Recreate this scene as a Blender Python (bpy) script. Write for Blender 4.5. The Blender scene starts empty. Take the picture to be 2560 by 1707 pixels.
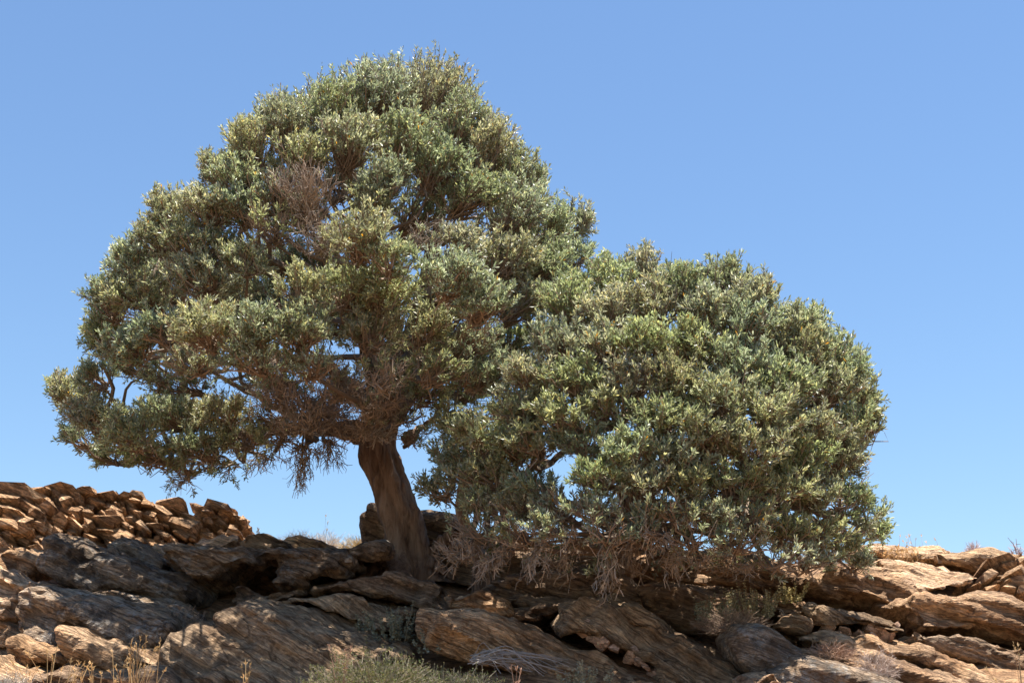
import bpy, bmesh, math, random
import numpy as np
from mathutils import Vector

# ------------------------------------------------------------------ camera, sky, sun, exposure
PITCH = math.radians(18.0)
CAM_Z = 1.6
scene = bpy.context.scene
col = scene.collection
cam_d = bpy.data.cameras.new('camera'); cam = bpy.data.objects.new('camera', cam_d); col.objects.link(cam)
cam.location = (0, 0, CAM_Z); cam.rotation_euler = (math.radians(90) + PITCH, 0, 0)
cam_d.lens = 50; cam_d.sensor_width = 36; cam_d.clip_end = 3000
scene.camera = cam

SUN_DIR = Vector((0.17, -0.01, 0.96)).normalized()       # towards the sun
sun_el = math.asin(SUN_DIR.z); sun_az = math.atan2(SUN_DIR.x, SUN_DIR.y)   # azimuth clockwise from +Y
w = bpy.data.worlds.new('World'); scene.world = w; w.use_nodes = True
nt = w.node_tree; bg = nt.nodes['Background']
sky = nt.nodes.new('ShaderNodeTexSky'); sky.sky_type = 'NISHITA'; sky.sun_disc = False
sky.sun_elevation = sun_el; sky.sun_rotation = sun_az
sky.air_density = 1.3; sky.dust_density = 0.0; sky.ozone_density = 7.0; sky.altitude = 0
nt.links.new(sky.outputs[0], bg.inputs[0]); bg.inputs[1].default_value = 0.068
sl = bpy.data.lights.new('sun', 'SUN'); so = bpy.data.objects.new('sun', sl); col.objects.link(so)
sl.energy = 5.0; sl.angle = math.radians(0.53); sl.color = (1.0, 0.95, 0.87)
so.rotation_euler = SUN_DIR.to_track_quat('Z', 'Y').to_euler(); so.location = (20, 10, 60)
vs = scene.view_settings
vs.view_transform = 'Standard'; vs.look = 'None'; vs.gamma = 1; vs.use_curve_mapping = False
vs.exposure = 1.36
scene.cycles.max_bounces = 8; scene.cycles.diffuse_bounces = 4; scene.cycles.transmission_bounces = 4

random.seed(7); rng = np.random.default_rng(11)
F = 50 / 36 * 2560
CP, SP = math.cos(PITCH), math.sin(PITCH)
def P(px, py, Y):
    """photo pixel (2560 wide) + depth along +Y -> world point"""
    x = (px - 1280) / F; v = (853.5 - py) / F
    t = Y / (CP - v * SP)
    return np.array((x * t, Y, CAM_Z + (SP + v * CP) * t))
S23 = 2560 / 2352
def D(x, y, Y): return P(x * S23, y * S23, Y)
CROPS = {1: (0, 1180, .336), 2: (600, 1180, .336), 3: (1200, 1180, .336), 4: (1860, 1180, .336), 0: (0, 0, 1.0)}
def crop(k, x, y):
    ox, oy, s = CROPS[k]; return ox + x * s, oy + y * s

# ------------------------------------------------------------------ numpy noise
def _hash(ix, iy, iz):
    h = (ix * 374761393 + iy * 668265263 + iz * 2147483647 + 1274126177) & 0xffffffff
    h = ((h ^ (h >> 13)) * 1274126177) & 0xffffffff
    h = ((h ^ (h >> 16)) * 2246822519) & 0xffffffff
    return ((h ^ (h >> 15)) & 0xffff) / 32767.5 - 1.0
def vnoise(p):
    p = np.asarray(p, float); i = np.floor(p).astype(np.int64); f = p - i
    f = f * f * f * (f * (f * 6 - 15) + 10)
    x, y, z = i[:, 0], i[:, 1], i[:, 2]; r = 0
    for dx in (0, 1):
        wx = f[:, 0] if dx else 1 - f[:, 0]
        for dy in (0, 1):
            wy = f[:, 1] if dy else 1 - f[:, 1]
            for dz in (0, 1):
                wz = f[:, 2] if dz else 1 - f[:, 2]
                r = r + _hash(x + dx, y + dy, z + dz) * wx * wy * wz
    return r
def fbm(p, n=3):
    r = 0; a = 1; s = 1
    for k in range(n):
        r = r + a * vnoise(p * s + 17.3 * k); a *= .5; s *= 2.03
    return r
def norm(v): return v / np.maximum(np.linalg.norm(v, axis=-1, keepdims=True), 1e-9)

# ------------------------------------------------------------------ object helpers
def tag(o, label=None, cat=None, group=None, kind=None):
    if label: o['label'] = label
    if cat: o['category'] = cat
    if group: o['group'] = group
    if kind: o['kind'] = kind
    return o
def link(name, me, mat, parent=None):
    o = bpy.data.objects.new(name, me); col.objects.link(o)
    if mat is not None and not me.materials: me.materials.append(mat)
    if parent is not None: o.parent = parent
    return o
def empty(name, loc):
    o = bpy.data.objects.new(name, None); col.objects.link(o); o.location = [float(c) for c in loc]
    o.empty_display_size = .1
    return o
def np_mesh(name, V, Q, colr=None, smooth=False):
    """V (n,3), Q (m,k) faces of one size"""
    me = bpy.data.meshes.new(name); V = np.asarray(V, np.float32); Q = np.asarray(Q, np.int32)
    m, k = Q.shape
    me.vertices.add(len(V)); me.vertices.foreach_set('co', V.ravel())
    me.loops.add(m * k); me.loops.foreach_set('vertex_index', Q.ravel())
    me.polygons.add(m); me.polygons.foreach_set('loop_start', np.arange(0, m * k, k, dtype=np.int32))
    me.polygons.foreach_set('use_smooth', np.full(m, smooth, dtype=bool))
    me.update(calc_edges=True)
    if colr is not None:
        a = me.color_attributes.new('col', 'FLOAT_COLOR', 'POINT')
        c = np.ones((len(V), 4), np.float32); c[:, :3] = colr; a.data.foreach_set('color', c.ravel())
    return me
def place(o, parent_loc):
    """mesh was made in world space; make it relative to its parent empty"""
    o.location = [-float(c) for c in parent_loc]; return o

def leaves_geo(B, Dv, L, W, colr, curl=.06):
    n = len(B); Dv = norm(Dv); R = norm(rng.normal(size=(n, 3)))
    S = norm(np.cross(Dv, R)); N = np.cross(S, Dv); L = L[:, None]; W = W[:, None]
    mid = B + Dv * L * .6 + N * L * curl
    V = np.stack((B, mid + S * W * .5, B + Dv * L, mid - S * W * .5), 1).reshape(-1, 3)
    Q = np.arange(n * 4).reshape(n, 4)
    return V, Q, np.repeat(colr, 4, axis=0)
def tubes_geo(Pts, R, sides=3):
    """Pts (n,k,3), R (n,k) -> verts, quads"""
    n, k, _ = Pts.shape
    T = np.empty_like(Pts); T[:, 1:-1] = Pts[:, 2:] - Pts[:, :-2]; T[:, 0] = Pts[:, 1] - Pts[:, 0]; T[:, -1] = Pts[:, -1] - Pts[:, -2]
    T = norm(T); ref = norm(rng.normal(size=(n, 1, 3))) * np.ones((1, k, 1))
    A = norm(np.cross(T, ref)); Bv = np.cross(T, A)
    ang = np.arange(sides) / sides * 2 * math.pi
    V = Pts[:, :, None] + R[:, :, None, None] * (np.cos(ang)[:, None] * A[:, :, None] + np.sin(ang)[:, None] * Bv[:, :, None])
    V = V.reshape(-1, 3)
    b = (np.arange(n)[:, None, None] * k + np.arange(k - 1)[None, :, None]) * sides; j = np.arange(sides)[None, None]; j2 = (j + 1) % sides
    Q = np.stack((b + j, b + j2, b + sides + j2, b + sides + j), -1).reshape(-1, 4)
    return V, Q
def merge(*geos):
    Vs, Qs, Cs, o = [], [], [], 0
    for g in geos:
        Vs.append(g[0]); Qs.append(g[1] + o); o += len(g[0])
        if len(g) > 2: Cs.append(g[2])
    return np.concatenate(Vs), np.concatenate(Qs), (np.concatenate(Cs) if Cs else None)
def catmull(pts, n):
    pts = np.asarray(pts, float); k = len(pts)
    pp = np.vstack((2 * pts[0] - pts[1], pts, 2 * pts[-1] - pts[-2]))
    t = np.linspace(0, k - 1, n); i = np.minimum(t.astype(int), k - 2); f = (t - i)[:, None]
    a, b, c, d = pp[i], pp[i + 1], pp[i + 2], pp[i + 3]
    return .5 * (2 * b + (c - a) * f + (2 * a - 5 * b + 4 * c - d) * f * f + (3 * b - a - 3 * c + d) * f ** 3)

# ------------------------------------------------------------------ materials
def new_mat(name):
    m = bpy.data.materials.new(name); m.use_nodes = True; t = m.node_tree
    return m, t, t.nodes['Principled BSDF'], t.nodes['Material Output']
def N(t, typ, **kw):
    n = t.nodes.new(typ)
    for k, v in kw.items():
        if isinstance(k, str) and hasattr(n, k): setattr(n, k, v)
    return n
def ramp(t, fac, stops):
    r = t.nodes.new('ShaderNodeValToRGB'); t.links.new(fac, r.inputs[0]); e = r.color_ramp.elements
    while len(e) < len(stops): e.new(.5)
    for el, (p, c) in zip(e, stops): el.position = p; el.color = (*c, 1) if len(c) == 3 else c
    return r.outputs[0]
def noise(t, vec, scale, detail=4, rough=.55, dist=0):
    n = t.nodes.new('ShaderNodeTexNoise'); n.inputs['Scale'].default_value = scale; n.inputs['Detail'].default_value = detail
    n.inputs['Roughness'].default_value = rough; n.inputs['Distortion'].default_value = dist
    t.links.new(vec, n.inputs['Vector']); return n.outputs['Fac']
def mixc(t, fac, a, b, mode='MIX'):
    m = t.nodes.new('ShaderNodeMix'); m.data_type = 'RGBA'; m.blend_type = mode
    if isinstance(fac, (int, float)): m.inputs[0].default_value = fac
    else: t.links.new(fac, m.inputs[0])
    for s, v in ((6, a), (7, b)):
        if isinstance(v, tuple): m.inputs[s].default_value = (*v, 1)
        else: t.links.new(v, m.inputs[s])
    return m.outputs[2]
def math_(t, op, a, b=None):
    m = t.nodes.new('ShaderNodeMath'); m.operation = op
    for i, v in enumerate((a, b)):
        if v is None: continue
        if isinstance(v, (int, float)): m.inputs[i].default_value = v
        else: t.links.new(v, m.inputs[i])
    return m.outputs[0]

WARM = (1.98, 1.67, 1.38)
def wm(c): return tuple(a * b for a, b in zip(c, WARM))
def rock_mat(name, dark, mid, light, dip=20, patch=(.36, .22, .11), patch_amt=.45, lichen=.0, bump=.9, strata=11.0, var=.35):
    dark, mid, light, patch = wm(dark), wm(mid), wm(light), wm(patch)
    m, t, b, out = new_mat(name)
    geo = t.nodes.new('ShaderNodeNewGeometry'); oi = t.nodes.new('ShaderNodeObjectInfo')
    mp = t.nodes.new('ShaderNodeMapping'); mp.vector_type = 'POINT'
    mp.inputs['Rotation'].default_value = (math.radians(14), math.radians(-dip), math.radians(8))
    t.links.new(geo.outputs['Position'], mp.inputs['Vector'])
    # offset every rock differently
    off = t.nodes.new('ShaderNodeVectorMath'); off.operation = 'MULTIPLY_ADD'
    t.links.new(oi.outputs['Random'], off.inputs[0]); off.inputs[1].default_value = (31, 17, 23); t.links.new(mp.outputs[0], off.inputs[2])
    st = t.nodes.new('ShaderNodeVectorMath'); st.operation = 'MULTIPLY'; t.links.new(off.outputs[0], st.inputs[0]); st.inputs[1].default_value = (2.0, 2.4, strata)
    V, SV = off.outputs[0], st.outputs[0]
    n1 = noise(t, SV, 1.6, 8, .66, .6); n2 = noise(t, SV, 5.0, 6, .6, .3); n3 = noise(t, V, 1.7, 5, .6); n4 = noise(t, V, 24, 8, .78); n6 = noise(t, V, 9, 8, .72, .5); n5 = noise(t, V, 5.5, 6, .7)
    c = ramp(t, n1, [(.26, dark), (.46, mid), (.62, light), (.78, mid)])
    c = mixc(t, math_(t, 'MULTIPLY', ramp(t, n3, [(.42, (0, 0, 0)), (.62, (1, 1, 1))]), patch_amt), c, patch)
    c = mixc(t, .55, c, ramp(t, n2, [(.25, (.35, .34, .34)), (.5, (.85, .85, .85)), (.72, (1.25, 1.2, 1.15))]), 'MULTIPLY')
    c = mixc(t, .5, c, ramp(t, n4, [(.3, (.5, .5, .5)), (.65, (1.25, 1.25, 1.25))]), 'MULTIPLY')
    if lichen > 0:
        lm = math_(t, 'MULTIPLY', ramp(t, n5, [(.5, (0, 0, 0)), (.58, (1, 1, 1))]), ramp(t, n4, [(.42, (0, 0, 0)), (.55, (1, 1, 1))]))
        c = mixc(t, math_(t, 'MULTIPLY', lm, lichen), c, (.50, .49, .46))
        ln = noise(t, V, 3.2, 6, .7, .4)
        c = mixc(t, math_(t, 'MULTIPLY', ramp(t, ln, [(.52, (0, 0, 0)), (.62, (1, 1, 1))]), .7), c, (.055, .05, .047))
    vo = t.nodes.new('ShaderNodeTexVoronoi'); vo.feature = 'DISTANCE_TO_EDGE'; vo.inputs['Scale'].default_value = 1.5
    wv = t.nodes.new('ShaderNodeVectorMath'); wv.operation = 'MULTIPLY'; t.links.new(off.outputs[0], wv.inputs[0]); wv.inputs[1].default_value = (.8, .8, 6.5)
    dn = t.nodes.new('ShaderNodeTexNoise'); dn.inputs['Scale'].default_value = 2.2; dn.inputs['Detail'].default_value = 5; t.links.new(off.outputs[0], dn.inputs['Vector'])
    wa = t.nodes.new('ShaderNodeVectorMath'); wa.operation = 'MULTIPLY_ADD'; t.links.new(dn.outputs['Color'], wa.inputs[0]); wa.inputs[1].default_value = (.9, .9, .9); t.links.new(wv.outputs[0], wa.inputs[2])
    t.links.new(wa.outputs[0], vo.inputs['Vector'])
    crack = ramp(t, vo.outputs['Distance'], [(0, (0, 0, 0)), (.035, (1, 1, 1))])
    c = mixc(t, math_(t, 'MULTIPLY', ramp(t, n3, [(.38, (0, 0, 0)), (.6, (1, 1, 1))]), .8), c, ramp(t, vo.outputs['Distance'], [(0, (.25, .22, .2)), (.05, (1, 1, 1))]), 'MULTIPLY')
    n7 = noise(t, V, 1.1, 6, .68, .8)
    c = mixc(t, .8, c, ramp(t, n7, [(.36, (.40, .35, .32)), (.5, (.92, .9, .88)), (.66, (1.15, 1.13, 1.1))]), 'MULTIPLY')
    c = mixc(t, .75, c, ramp(t, n6, [(.32, (.42, .38, .36)), (.5, (.95, .95, .95)), (.68, (1.3, 1.27, 1.22))]), 'MULTIPLY')
    sl2 = t.nodes.new('ShaderNodeVectorMath'); sl2.operation = 'MULTIPLY'; t.links.new(off.outputs[0], sl2.inputs[0]); sl2.inputs[1].default_value = (1.3, 1.5, strata * 2.0)
    ns_ = noise(t, sl2.outputs[0], 1.5, 7, .7, .5)
    lines = ramp(t, ns_, [(.40, (1, 1, 1)), (.455, (.0, .0, .0)), (.49, (1, 1, 1)), (.56, (1, 1, 1)), (.585, (.25, .25, .25)), (.61, (1, 1, 1))])
    c = mixc(t, .5, c, mixc(t, lines, (.26, .22, .20), (1.08, 1.08, 1.08)), 'MULTIPLY')
    hv = t.nodes.new('ShaderNodeHueSaturation'); t.links.new(c, hv.inputs['Color'])
    t.links.new(math_(t, 'ADD', math_(t, 'MULTIPLY', oi.outputs['Random'], var), 1 - var / 2), hv.inputs['Value'])
    t.links.new(hv.outputs[0], b.inputs['Base Color'])
    b.inputs['Roughness'].default_value = .88; b.inputs['Specular IOR Level'].default_value = .25
    h = math_(t, 'ADD', math_(t, 'MULTIPLY', n1, 1.0), math_(t, 'ADD', math_(t, 'MULTIPLY', n2, .55), math_(t, 'ADD', math_(t, 'MULTIPLY', n4, .5), math_(t, 'ADD', math_(t, 'MULTIPLY', n6, .8), math_(t, 'ADD', math_(t, 'MULTIPLY', crack, .3), math_(t, 'MULTIPLY', lines, .45))))))
    bp = t.nodes.new('ShaderNodeBump'); bp.inputs['Strength'].default_value = bump; bp.inputs['Distance'].default_value = .06
    t.links.new(h, bp.inputs['Height']); t.links.new(bp.outputs[0], b.inputs['Normal'])
    return m

M = {}
M['tan'] = rock_mat('schist_tan', (.16, .12, .085), (.33, .255, .18), (.46, .38, .29), 22)
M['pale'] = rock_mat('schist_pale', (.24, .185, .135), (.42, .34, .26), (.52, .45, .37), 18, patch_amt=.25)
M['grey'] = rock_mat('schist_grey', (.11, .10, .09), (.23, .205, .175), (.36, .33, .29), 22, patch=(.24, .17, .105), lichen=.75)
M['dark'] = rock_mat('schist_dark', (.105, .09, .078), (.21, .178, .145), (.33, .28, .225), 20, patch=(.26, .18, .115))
M['steep'] = rock_mat('schist_steep', (.13, .112, .092), (.27, .23, .18), (.39, .335, .26), 33, patch=(.31, .225, .14))
M['rust'] = rock_mat('schist_rust', (.12, .092, .07), (.27, .205, .148), (.38, .305, .225), 18, patch=(.31, .205, .125), patch_amt=.5)
M['wall'] = rock_mat('wall_stone', (.25, .185, .13), (.44, .335, .235), (.53, .43, .325), 25, patch=(.44, .28, .155), patch_amt=.5, var=.55, strata=8, bump=1.0)
M['quartz'] = rock_mat('quartz_pink', (.34, .24, .20), (.50, .40, .35), (.66, .58, .54), 25, patch=(.44, .27, .19), patch_amt=.4, strata=2)
M['soil'] = rock_mat('hill_soil', (.13, .09, .06), (.25, .175, .115), (.34, .25, .17), 15, patch=(.34, .19, .10), strata=3)

def attr_mat(name, rough=.5, transl=.3, tint=(1, 1, 1), spec=.4):
    m, t, b, out = new_mat(name)
    a = t.nodes.new('ShaderNodeAttribute'); a.attribute_name = 'col'
    t.links.new(a.outputs['Color'], b.inputs['Base Color'])
    b.inputs['Roughness'].default_value = rough; b.inputs['Specular IOR Level'].default_value = spec
    if transl > 0:
        tr = t.nodes.new('ShaderNodeBsdfTranslucent'); t.links.new(mixc(t, 1.0, a.outputs['Color'], tint, 'MULTIPLY'), tr.inputs['Color'])
        mx = t.nodes.new('ShaderNodeMixShader'); mx.inputs[0].default_value = transl
        t.links.new(b.outputs[0], mx.inputs[1]); t.links.new(tr.outputs[0], mx.inputs[2]); t.links.new(mx.outputs[0], out.inputs['Surface'])
    return m
M['leaf'] = attr_mat('olive_leaf', .36, .48, (1.15, 1.15, .85), .6)
M['dryleaf'] = attr_mat('dry_plant', .8, .35, (1, .95, .8), .2)
M['twig'] = attr_mat('twig_bark', .85, 0, spec=.2)

def bark_mat():
    m, t, b, out = new_mat('olive_bark')
    geo = t.nodes.new('ShaderNodeNewGeometry')
    mp = t.nodes.new('ShaderNodeMapping'); mp.inputs['Rotation'].default_value = (0, math.radians(14), 0); mp.inputs['Scale'].default_value = (9, 9, 1.5)
    t.links.new(geo.outputs['Position'], mp.inputs['Vector'])
    n1 = noise(t, mp.outputs[0], 1.6, 8, .65, .9); n2 = noise(t, geo.outputs['Position'], 3.5, 4, .6); n3 = noise(t, mp.outputs[0], 5, 6, .7, .3)
    c = ramp(t, n1, [(.28, (.08, .052, .038)), (.46, (.25, .165, .115)), (.68, (.42, .30, .22))])
    c = mixc(t, .5, c, ramp(t, n2, [(.35, (.6, .55, .5)), (.65, (1.2, 1.15, 1.1))]), 'MULTIPLY')
    t.links.new(c, b.inputs['Base Color']); b.inputs['Roughness'].default_value = .9; b.inputs['Specular IOR Level'].default_value = .2
    bp = t.nodes.new('ShaderNodeBump'); bp.inputs['Strength'].default_value = 1.0; bp.inputs['Distance'].default_value = .05
    t.links.new(math_(t, 'ADD', n1, math_(t, 'MULTIPLY', n3, .5)), bp.inputs['Height']); t.links.new(bp.outputs[0], b.inputs['Normal'])
    return m
M['bark'] = bark_mat()

# ------------------------------------------------------------------ hillside (one sheet to the horizon)
PROF = np.array([(-400, -60), (-60, -9), (-8, -1.2), (0, 0), (6, 1.15), (10, 2.05), (11, 2.45), (12, 2.85), (13, 3.3), (13.7, 3.55), (14.5, 3.84), (16, 4.18), (18, 4.45), (22, 4.85), (26, 4.85), (34, 4.0), (60, 0), (400, -50)])
def ground_z(x, y):
    z = np.interp(y, PROF[:, 0], PROF[:, 1])
    return z
def hill():
    xs = np.unique(np.concatenate((np.linspace(-400, -14, 26), np.linspace(-14, 14, 160), np.linspace(14, 400, 26))))
    ys = np.unique(np.concatenate((np.linspace(-400, -5, 18), np.linspace(-5, 9, 40), np.linspace(9, 20, 90), np.linspace(20, 400, 30))))
    X, Y = np.meshgrid(xs, ys); p = np.stack((X.ravel(), Y.ravel()), 1)
    z = ground_z(p[:, 0], p[:, 1]); q = np.stack((p[:, 0], p[:, 1], z), 1)
    near = np.clip((np.abs(p[:, 1] - 11) < 12), 0, 1)
    z = z + near * (.07 * fbm(q * np.array((.9, .9, .9)), 3) + .03 * fbm(q * 5, 2)) - .03
    q[:, 2] = z
    nx = len(xs); ny = len(ys); i = (np.arange(ny - 1)[:, None] * nx + np.arange(nx - 1)[None]).ravel()
    me = np_mesh('hillside', q, np.stack((i, i + 1, i + nx + 1, i + nx), 1), smooth=True)
    tag(link('hillside', me, M['soil']), 'brown stony hillside soil between the rocks', 'hillside', kind='structure')
hill()

# ------------------------------------------------------------------ rocks: traced outline, own depth, voxel-remeshed, layered relief
def rock(name, label, k, pts, Y, T, mat, dip=20, shear=.12, bulge=.07, amp=1.0, voxel=.021, group=None, parent=None, seed=None):
    px = np.array([crop(k, *p) for p in pts], float)
    # closed catmull
    n = len(px); ext = np.vstack((px[-1], px, px[0], px[1])); out = []
    for i in range(n):
        a, b, c, d = ext[i], ext[i + 1], ext[i + 2], ext[i + 3]
        for f in (0, .25, .5, .75):
            cr = .5 * (2 * b + (c - a) * f + (2 * a - 5 * b + 4 * c - d) * f * f + (3 * b - a - 3 * c + d) * f ** 3)
            li = b + (c - b) * f
            out.append(.55 * cr + .45 * li)
    o2 = np.array(out); W3 = np.array([P(x, y, Y) for x, y in o2]); xz = W3[:, [0, 2]]
    area = .5 * np.sum(xz[:, 0] * np.roll(xz[:, 1], -1) - np.roll(xz[:, 0], -1) * xz[:, 1])
    if area < 0: xz = xz[::-1]; area = -area
    per = np.linalg.norm(xz - np.roll(xz, -1, 0), axis=1).sum(); bulge = min(bulge, .75 * area / per)
    tg = norm(np.roll(xz, -1, 0) - np.roll(xz, 1, 0)); nr = np.stack((-tg[:, 1], tg[:, 0]), 1)   # inward for ccw
    for _ in range(3): nr = norm(nr + .5 * (np.roll(nr, 1, 0) + np.roll(nr, -1, 0)))
    rings = [(0, .8), (.03, .3), (.12, .05), (.32, 0), (.75, .1), (1, .8)]
    tb = max(0, shear - .2) * 2.5; shear = min(shear, .12); zm = xz[:, 1].mean()
    m = len(xz); bm = bmesh.new(); vr = []
    for d, ins in rings:
        y = Y + (d - .32) * T; q = xz + nr * bulge * ins
        vr.append([bm.verts.new((float(a), float(y + (b - zm) * tb), float(b + (y - Y) * shear))) for a, b in q])
    for r in range(len(rings) - 1):
        for i in range(m):
            j = (i + 1) % m
            bm.faces.new((vr[r][i], vr[r][j], vr[r + 1][j], vr[r + 1][i]))
    bm.faces.new(vr[0][::-1]); bm.faces.new(vr[-1])
    bmesh.ops.triangulate(bm, faces=[f for f in bm.faces if len(f.verts) > 4])
    bmesh.ops.recalc_face_normals(bm, faces=bm.faces)
    me = bpy.data.meshes.new(name); bm.to_mesh(me); bm.free()
    o = bpy.data.objects.new(name, me); col.objects.link(o)
    md = o.modifiers.new('r', 'REMESH'); md.mode = 'VOXEL'; md.voxel_size = voxel
    dg = bpy.context.evaluated_depsgraph_get(); me2 = bpy.data.meshes.new_from_object(o.evaluated_get(dg))
    o.modifiers.clear(); old = o.data; o.data = me2; bpy.data.meshes.remove(old); me2.name = name
    nv = len(me2.vertices); co = np.empty(nv * 3, np.float32); me2.vertices.foreach_get('co', co); co = co.reshape(-1, 3).astype(float)
    no = np.empty(nv * 3, np.float32); me2.vertex_normals.foreach_get('vector', no); no = no.reshape(-1, 3).astype(float)
    a = math.radians(dip); sn = norm(np.array((math.sin(a), -.22, math.cos(a)))); u = norm(np.cross(sn, (0, 1, 0))); v = np.cross(sn, u)
    sd = (hash(label) % 997 if seed is None else seed) * 1.37 if False else sum(map(ord, label)) % 97 * 3.1
    s = co @ sn; uu = co @ u; vv = co @ v
    warp = .05 * vnoise(np.stack((uu * .9, s * .9, vv * .9), 1) + sd)
    def lay(fs, fu, o_): return vnoise(np.stack(((s + warp) * fs, uu * fu, vv * fu), 1) + o_ + sd)
    l1 = lay(5.5, .55, 3); l2 = lay(15, 1.2, 9); l3 = lay(34, 2.4, 21)
    l1 = np.sign(l1) * np.abs(l1) ** .55
    # broken beds: every bed is cut into blocks that stand proud or recessed
    def beds(h, lu, lv, o_):
        ly = np.floor((s + warp * 1.6 + .02 * l2) / h + .6 * vnoise(np.stack((uu * .7, vv * .7, s * 0), 1) + sd + o_))
        j = _hash((ly + 900).astype(np.int64), (ly * 0 + int(sd) + o_).astype(np.int64), (ly * 0 + 3).astype(np.int64))
        cu = np.floor(uu / lu + j * 3 + .35 * vnoise(co * 2.2 + sd + o_)); cv = np.floor(vv / lv + j * 5 + .3 * vnoise(co * 1.9 + sd))
        return _hash((ly + 900).astype(np.int64), (cu + 500).astype(np.int64), (cv + 700 + o_).astype(np.int64))
    b1 = beds(.13, .95, .8, 5); b2 = beds(.052, .42, .5, 31)
    big = fbm(co * .9 + sd, 2); lump = fbm(co * 3.1 + sd + 40, 3)
    pit = np.maximum(0, fbm(co * np.array((2.2, 2.2, 3.0)) + sd + 77, 2) - .45)
    d_in = no - .72 * (no @ sn)[:, None] * sn
    ne = len(me2.edges); ed = np.empty(ne * 2, np.int32); me2.edges.foreach_get('vertices', ed); ed = ed.reshape(-1, 2)
    deg = np.maximum(np.bincount(ed.ravel(), minlength=nv), 1)
    def soft(f, n_):
        for _ in range(n_): f = .4 * f + .6 * (np.bincount(ed[:, 0], f[ed[:, 1]], nv) + np.bincount(ed[:, 1], f[ed[:, 0]], nv)) / deg
        return f
    b1 = soft(b1, 2); b2 = soft(b2, 2)
    disp = d_in * (.040 * l1 + .026 * l2 + .014 * l3 + .048 * b1 + .026 * b2)[:, None] + no * (.07 * big + .034 * lump + .010 * fbm(co * 19 + sd, 2) + .012 * b2 - .19 * pit)[:, None]
    co = co + disp * amp
    me2.vertices.foreach_set('co', co.astype(np.float32).ravel()); me2.update()
    me2.polygons.foreach_set('use_smooth', np.zeros(len(me2.polygons), bool))
    me2.materials.clear(); me2.materials.append(M[mat])
    if parent is not None: o.parent = parent
    else: tag(o, label, 'rock', group, 'thing')
    return o

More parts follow.
